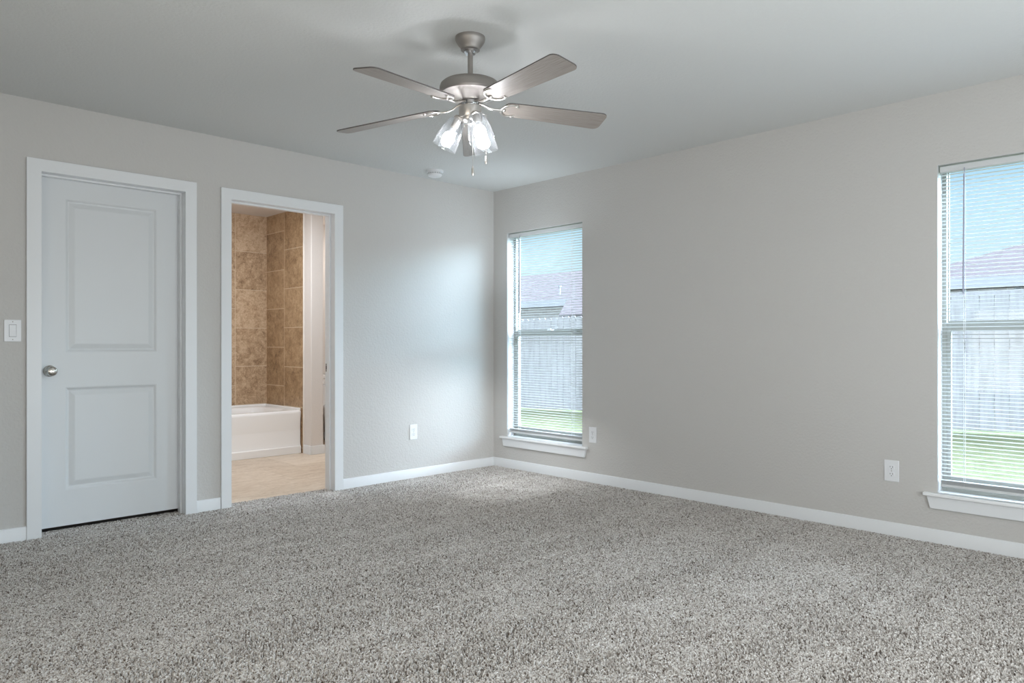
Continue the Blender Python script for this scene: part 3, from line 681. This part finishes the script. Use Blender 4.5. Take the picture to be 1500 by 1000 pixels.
def make_tub():
    r = empty('bathtub', (2.72, 6.97, 0), label='white alcove bathtub against the brown stone tile', cat='bathtub')
    x0, x1, y0, y1, H = BX0 + 0.005 - 2.72, TX - 0.004 - 2.72, 6.590 - 6.97, BY1 - 0.004 - 6.97, 0.425
    def rr(x0, x1, y0, y1, rad, zz, n=6):
        pts = []
        for cx, cy, a0 in ((x1 - rad, y0 + rad, -PI / 2), (x1 - rad, y1 - rad, 0), (x0 + rad, y1 - rad, PI / 2), (x0 + rad, y0 + rad, PI)):
            for k in range(n + 1): a = a0 + PI / 2 * k / n; pts.append((cx + rad * math.cos(a), cy + rad * math.sin(a), zz))
        return pts
    rim = rr(x0 + 0.01, x1 - 0.004, y0 + 0.01, y1, 0.012, H)
    loops = [rr(x0 + 0.02, x1 - 0.004, y0 + 0.02, y1, 0.012, 0.10), rr(x0, x1, y0, y1, 0.014, H - 0.030), rr(x0, x1, y0, y1, 0.014, H - 0.010), rim,
             rr(x0 + 0.10, x1 - 0.10, y0 + 0.085, y1 - 0.075, 0.12, H), rr(x0 + 0.112, x1 - 0.112, y0 + 0.097, y1 - 0.087, 0.12, H - 0.012),
             rr(x0 + 0.13, x1 - 0.18, y0 + 0.125, y1 - 0.115, 0.14, H - 0.25), rr(x0 + 0.18, x1 - 0.26, y0 + 0.17, y1 - 0.16, 0.12, 0.085)]
    n = len(loops[0]); vs = [p for lp in loops for p in lp]
    fs = [(k * n + q, k * n + (q + 1) % n, (k + 1) * n + (q + 1) % n, (k + 1) * n + q) for k in range(len(loops) - 1) for q in range(n)]
    fs.append(tuple((len(loops) - 1) * n + q for q in range(n)))
    MB().add(vs, fs).build('basin', M['tub'], r, smooth=True, angle=50)
    # apron: a smooth front with a stepped skirt near the floor
    p = [(y0 + 0.004, 0.395), (y0 + 0.010, 0.36), (y0 + 0.012, 0.105), (y0 + 0.004, 0.075), (y0 - 0.004, 0.070), (y0 - 0.004, 0.0), (y0 + 0.03, 0.0), (y0 + 0.03, 0.395)]
    MB().prism(p, 'x', x0 + 0.002, x1 - 0.004).build('apron', M['tub'], r, smooth=True, bevel=0.003, angle=40)
    # raised tile flange along the walls
    b = MB(); b.box(x0, x1, y1 - 0.018, y1, H - 0.002, H + 0.022); b.box(x1 - 0.018, x1, y0 + 0.01, y1 - 0.018, H - 0.002, H + 0.022)
    b.build('wall_flange', M['tub'], r, bevel=0.006, segs=3)
    MB().lathe([(0.0, 0.0), (0.03, 0.0), (0.03, 0.004), (0.02, 0.006), (0.0, 0.006)], 24, Matrix.Translation((x1 - 0.36, (y0 + y1) / 2, 0.0855)), cap=False).build('drain', M['chrome'], r, smooth=True)
make_tub()

def make_toilet():
    r = empty('toilet', (4.18, 7.12, 0), label='white toilet partly hidden behind the bathroom end wall', cat='toilet')
    b = MB(); b.box(-0.235, 0.235, 0.015, 0.215, 0.37, 0.70); b.build('tank', M['ceramic'], r, bevel=0.025, segs=4)
    MB().box(-0.245, 0.245, 0.005, 0.222, 0.70, 0.745).build('tank_lid', M['ceramic'], r, bevel=0.012, segs=3)
    def ring(cy, rx, ry, zz, n=32): return [(rx * math.cos(2 * PI * k / n), cy + ry * math.sin(2 * PI * k / n), zz) for k in range(n)]
    loops = [ring(-0.12, 0.11, 0.24, 0.0), ring(-0.12, 0.10, 0.22, 0.12), ring(-0.16, 0.15, 0.26, 0.26), ring(-0.19, 0.185, 0.265, 0.37), ring(-0.19, 0.185, 0.265, 0.39)]
    n = 32; vs = [p for lp in loops for p in lp]
    fs = [(k * n + q, k * n + (q + 1) % n, (k + 1) * n + (q + 1) % n, (k + 1) * n + q) for k in range(4) for q in range(n)] + [tuple(range(n))[::-1], tuple(4 * n + q for q in range(n))]
    MB().add(vs, fs).box(-0.11, 0.11, -0.02, 0.18, 0.30, 0.372).build('bowl', M['ceramic'], r, smooth=True, angle=50)
    l0 = ring(-0.19, 0.185, 0.262, 0.39); l1 = ring(-0.19, 0.185, 0.262, 0.405); l2 = ring(-0.19, 0.17, 0.245, 0.418)
    vs = l0 + l1 + l2; fs = [(k * n + q, k * n + (q + 1) % n, (k + 1) * n + (q + 1) % n, (k + 1) * n + q) for k in range(2) for q in range(n)] + [tuple(range(n))[::-1], tuple(2 * n + q for q in range(n))]
    MB().add(vs, fs).build('seat', M['ceramic'], r, smooth=True, angle=50)
    MB().tube([(-0.17, 0.016, 0.64), (-0.17, 0.000, 0.64), (-0.10, -0.006, 0.635)], 0.007, 8).build('flush_lever', M['chrome'], r, smooth=True)
make_toilet()

# ------------------------------------------------------------------ outside
M['grass'] = mat('lawn_grass', (0.3, 0.4, 0.15), 0.9, spec=0.1)
gn = noise(M['grass'], 5, 6, 0.7); ramp(M['grass'], gn.outputs[0], [(0.3, (0.095, 0.115, 0.055)), (0.5, (0.14, 0.16, 0.085)), (0.75, (0.18, 0.197, 0.125))])
bump(M['grass'], noise(M['grass'], 60, 4), 0.8, 0.02)
M['fence'] = mat('weathered_cedar', (0.5, 0.5, 0.5), 0.85, spec=0.15)
fn = noise(M['fence'], 7, 5, 0.6, stretch=(3, 3, 0.35)); ramp(M['fence'], fn.outputs[0], [(0.3, (0.26, 0.255, 0.265)), (0.5, (0.33, 0.325, 0.34)), (0.7, (0.385, 0.38, 0.40))])
M['roof'] = mat('pale_shingle', (0.6, 0.55, 0.56), 0.9, spec=0.1)
rn = noise(M['roof'], 8, 5, 0.7); ramp(M['roof'], rn.outputs[0], [(0.3, (0.095, 0.082, 0.086)), (0.7, (0.13, 0.112, 0.117))])
def brick_mat():
    m = mat('pale_brick', (0.6, 0.55, 0.52), 0.9, spec=0.1); n, l, b = nodes(m)
    tc = n.new('ShaderNodeTexCoord'); sp = n.new('ShaderNodeSeparateXYZ'); l.new(tc.outputs['Object'], sp.inputs[0]); cb = n.new('ShaderNodeCombineXYZ')
    ad = n.new('ShaderNodeMath'); ad.operation = 'ADD'; l.new(sp.outputs['X'], ad.inputs[0]); l.new(sp.outputs['Y'], ad.inputs[1])
    l.new(ad.outputs[0], cb.inputs[0]); l.new(sp.outputs['Z'], cb.inputs[1])
    t = n.new('ShaderNodeTexBrick'); t.inputs['Scale'].default_value = 1; t.inputs['Brick Width'].default_value = 0.2; t.inputs['Row Height'].default_value = 0.07; t.inputs['Mortar Size'].default_value = 0.006
    t.inputs['Color1'].default_value = (0.56, 0.50, 0.50, 1); t.inputs['Color2'].default_value = (0.68, 0.63, 0.63, 1); t.inputs['Mortar'].default_value = (0.72, 0.70, 0.69, 1)
    l.new(cb.outputs[0], t.inputs['Vector']); l.new(t.outputs['Color'], b.inputs['Base Color']); return m
M['brick'] = brick_mat()
M['fascia'] = mat('blue_grey_fascia', (0.36, 0.37, 0.40), 0.6)
M['dark_glass'] = mat('house_window_glass', (0.08, 0.10, 0.13), 0.1)
def gz(x, y):
    yy = max(-4, min(16, y)); far = 0.14 - 0.0275 * yy
    t = max(0, min(1, (x - 4.6) / 4.9)); return -0.18 * (1 - t) + far * t
b = MB(); nx, ny = 20, 30
xs = [4.56 + 30 * (i / nx) ** 1.6 for i in range(nx + 1)]; ys = [-14 + 54 * j / ny for j in range(ny + 1)]
b.add([(x, y, gz(x, y)) for y in ys for x in xs], [(j * (nx + 1) + i, j * (nx + 1) + i + 1, (j + 1) * (nx + 1) + i + 1, (j + 1) * (nx + 1) + i) for j in range(ny) for i in range(nx)])
lawn = b.build('lawn', M['grass'], smooth=True)
tag(lawn, 'pale green mown lawn seen through the blinds', 'lawn', kind='structure')
# privacy fence: boards with small gaps, rails behind
XF = 9.5
fe = empty('privacy_fence', (XF, 7.0, 0), label='weathered wooden board fence behind the lawn', cat='fence')
def ftop(y): return 1.70 - 0.0165 * y
b = MB(); y = -5.0
while y < 21:
    zb_ = gz(XF, y) + 0.02; zt = ftop(y) + random.uniform(-0.008, 0.008)
    w_ = 0.138; x_ = random.uniform(-0.002, 0.002)
    b.prism([(y - 7, zb_), (y + w_ - 7, zb_), (y + w_ - 7, zt - 0.03), (y + w_ - 0.03 - 7, zt), (y + 0.03 - 7, zt), (y - 7, zt - 0.03)], 'x', x_, x_ + 0.016)
    y += 0.143
b.build('fence_boards', M['fence'], fe).name = 'board_panel'
for hh in (0.35, 0.95, 1.5):
    MB().add([(0.017, -12, gz(XF, -5) + hh), (0.055, -12, gz(XF, -5) + hh), (0.055, -12, gz(XF, -5) + hh + 0.085), (0.017, -12, gz(XF, -5) + hh + 0.085),
              (0.017, 14, gz(XF, 16) + hh - 0.03), (0.055, 14, gz(XF, 16) + hh - 0.03), (0.055, 14, gz(XF, 16) + hh + 0.055), (0.017, 14, gz(XF, 16) + hh + 0.055)],
             [(0, 1, 2, 3), (4, 5, 6, 7), (0, 1, 5, 4), (1, 2, 6, 5), (2, 3, 7, 6), (3, 0, 4, 7)]).build('fence_rail', M['fence'], fe)

def hip_roof(x0, x1, y0, y1, ze, pitch, th=0.16):
    """hip roof over a rectangle, with a thick eave edge"""
    d = (x1 - x0) / 2; zr = ze + pitch * d; xm = (x0 + x1) / 2
    vs = [(x0, y0, ze), (x1, y0, ze), (x1, y1, ze), (x0, y1, ze), (xm, y0 + d, zr), (xm, y1 - d, zr)]
    low = [(x, y, z_ - th) for x, y, z_ in vs[:4]]
    return MB().add(vs + low, [(0, 4, 5, 3), (1, 2, 5, 4), (0, 1, 4), (2, 3, 5), (6, 7, 8, 9), (0, 1, 7, 6), (1, 2, 8, 7), (2, 3, 9, 8), (3, 0, 6, 9)])
def fascia(x0, x1, y0, y1, z0, z1, t=0.03):
    b = MB(); b.box(x0 - t, x0, y0 - t, y1 + t, z0, z1); b.box(x1, x1 + t, y0 - t, y1 + t, z0, z1); b.box(x0, x1, y0 - t, y0, z0, z1); b.box(x0, x1, y1, y1 + t, z0, z1); return b
def house(label, x0, x1, y0, y1, ze, pitch, wins):
    r = empty('neighbour_house', ((x0 + x1) / 2, (y0 + y1) / 2, 0), label=label, cat='house'); cx, cy = (x0 + x1) / 2, (y0 + y1) / 2
    g0 = gz(x0, (y0 + y1) / 2) - 0.3
    MB().box(x0 + 0.4 - cx, x1 - 0.4 - cx, y0 + 0.4 - cy, y1 - 0.4 - cy, g0, ze - 0.10).build('wall', M['brick'], r)
    hip_roof(x0 - cx, x1 - cx, y0 - cy, y1 - cy, ze, pitch).build('roof', M['roof'], r)
    fascia(x0 - cx, x1 - cx, y0 - cy, y1 - cy, ze - 0.17, ze + 0.005).build('fascia', M['fascia'], r)
    for (a, b_, c, d) in wins:
        f = MB(); xw = x0 + 0.4 - cx
        f.box(xw - 0.03, xw + 0.02, a - cy, b_ - cy, c, c + 0.06).box(xw - 0.03, xw + 0.02, a - cy, b_ - cy, d - 0.06, d).box(xw - 0.03, xw + 0.02, a - cy, a + 0.06 - cy, c, d).box(xw - 0.03, xw + 0.02, b_ - 0.06 - cy, b_ - cy, c, d)
        fr = f.build('house_window', M['trim'], r)
        MB().box(xw - 0.012, xw + 0.01, a + 0.06 - cy, b_ - 0.06 - cy, c + 0.06, d - 0.06).build('pane', M['dark_glass'], fr)
    return r, cx, cy
ra, ca, cb_ = house('brick house with pale hipped roof behind the fence in the corner window', 13.6, 22.4, 8.6, 27.0, 2.21, 0.29, [(16.5, 17.9, 0.7, 1.85), (21.0, 22.4, 0.7, 1.85)])
# the lower patio roof running out in front of that house
b = MB(); p0, p1, p2 = 8.9 - cb_, 11.95 - cb_, 10.75 - cb_
sl = 0.29
b.add([(13.6 - ca, p0, 2.215), (13.6 - ca, p1, 2.215), (11.95 - ca, p2, 2.215 - 1.65 * sl), (11.95 - ca, p0, 2.215 - 1.65 * sl), (13.6 - ca, p0, 2.10), (13.6 - ca, p1, 2.10), (11.95 - ca, p2, 2.10 - 1.65 * sl), (11.95 - ca, p0, 2.10 - 1.65 * sl)],
      [(0, 1, 2, 3), (4, 5, 6, 7), (0, 1, 5, 4), (1, 2, 6, 5), (2, 3, 7, 6), (3, 0, 4, 7)])
b.build('patio_roof', M['roof'], ra)
for yy in (9.1, 10.5):
    MB().box(12.0 - ca, 12.14 - ca, yy - 0.07 - cb_, yy + 0.07 - cb_, gz(12, yy), 2.10 - 1.6 * sl + 0.02).build('patio_post', M['fascia'], ra)
MB().lathe([(0.0, 0.26), (0.05, 0.26), (0.05, 0.22), (0.025, 0.22), (0.025, 0.0), (0.0, 0.0)], 12, Matrix.Translation((14.26 - ca, 12.8 - cb_, 2.38)), cap=False).build('vent_pipe', M['fascia'], ra)
rb, ca, cb_ = house('brick house with braced porch posts beyond the fence in the cut off window', 13.6, 22.0, -10.0, 4.55, 2.16, 0.40, [(-3.2, -1.8, 0.7, 1.85), (-6.5, -5.1, 0.7, 1.85)])
for yy in (2.25, 3.66):
    po = MB().box(13.66 - ca, 13.78 - ca, yy - 0.06 - cb_, yy + 0.06 - cb_, gz(13.6, yy), 2.0).build('patio_post', M['brick'], rb)
    for s in (-1, 1):
        MB().tube([(13.72 - ca, yy + s * 0.05 - cb_, 1.60), (13.72 - ca, yy + s * 0.36 - cb_, 1.98)], 0.045, 4).build('brace', M['fascia'], po)
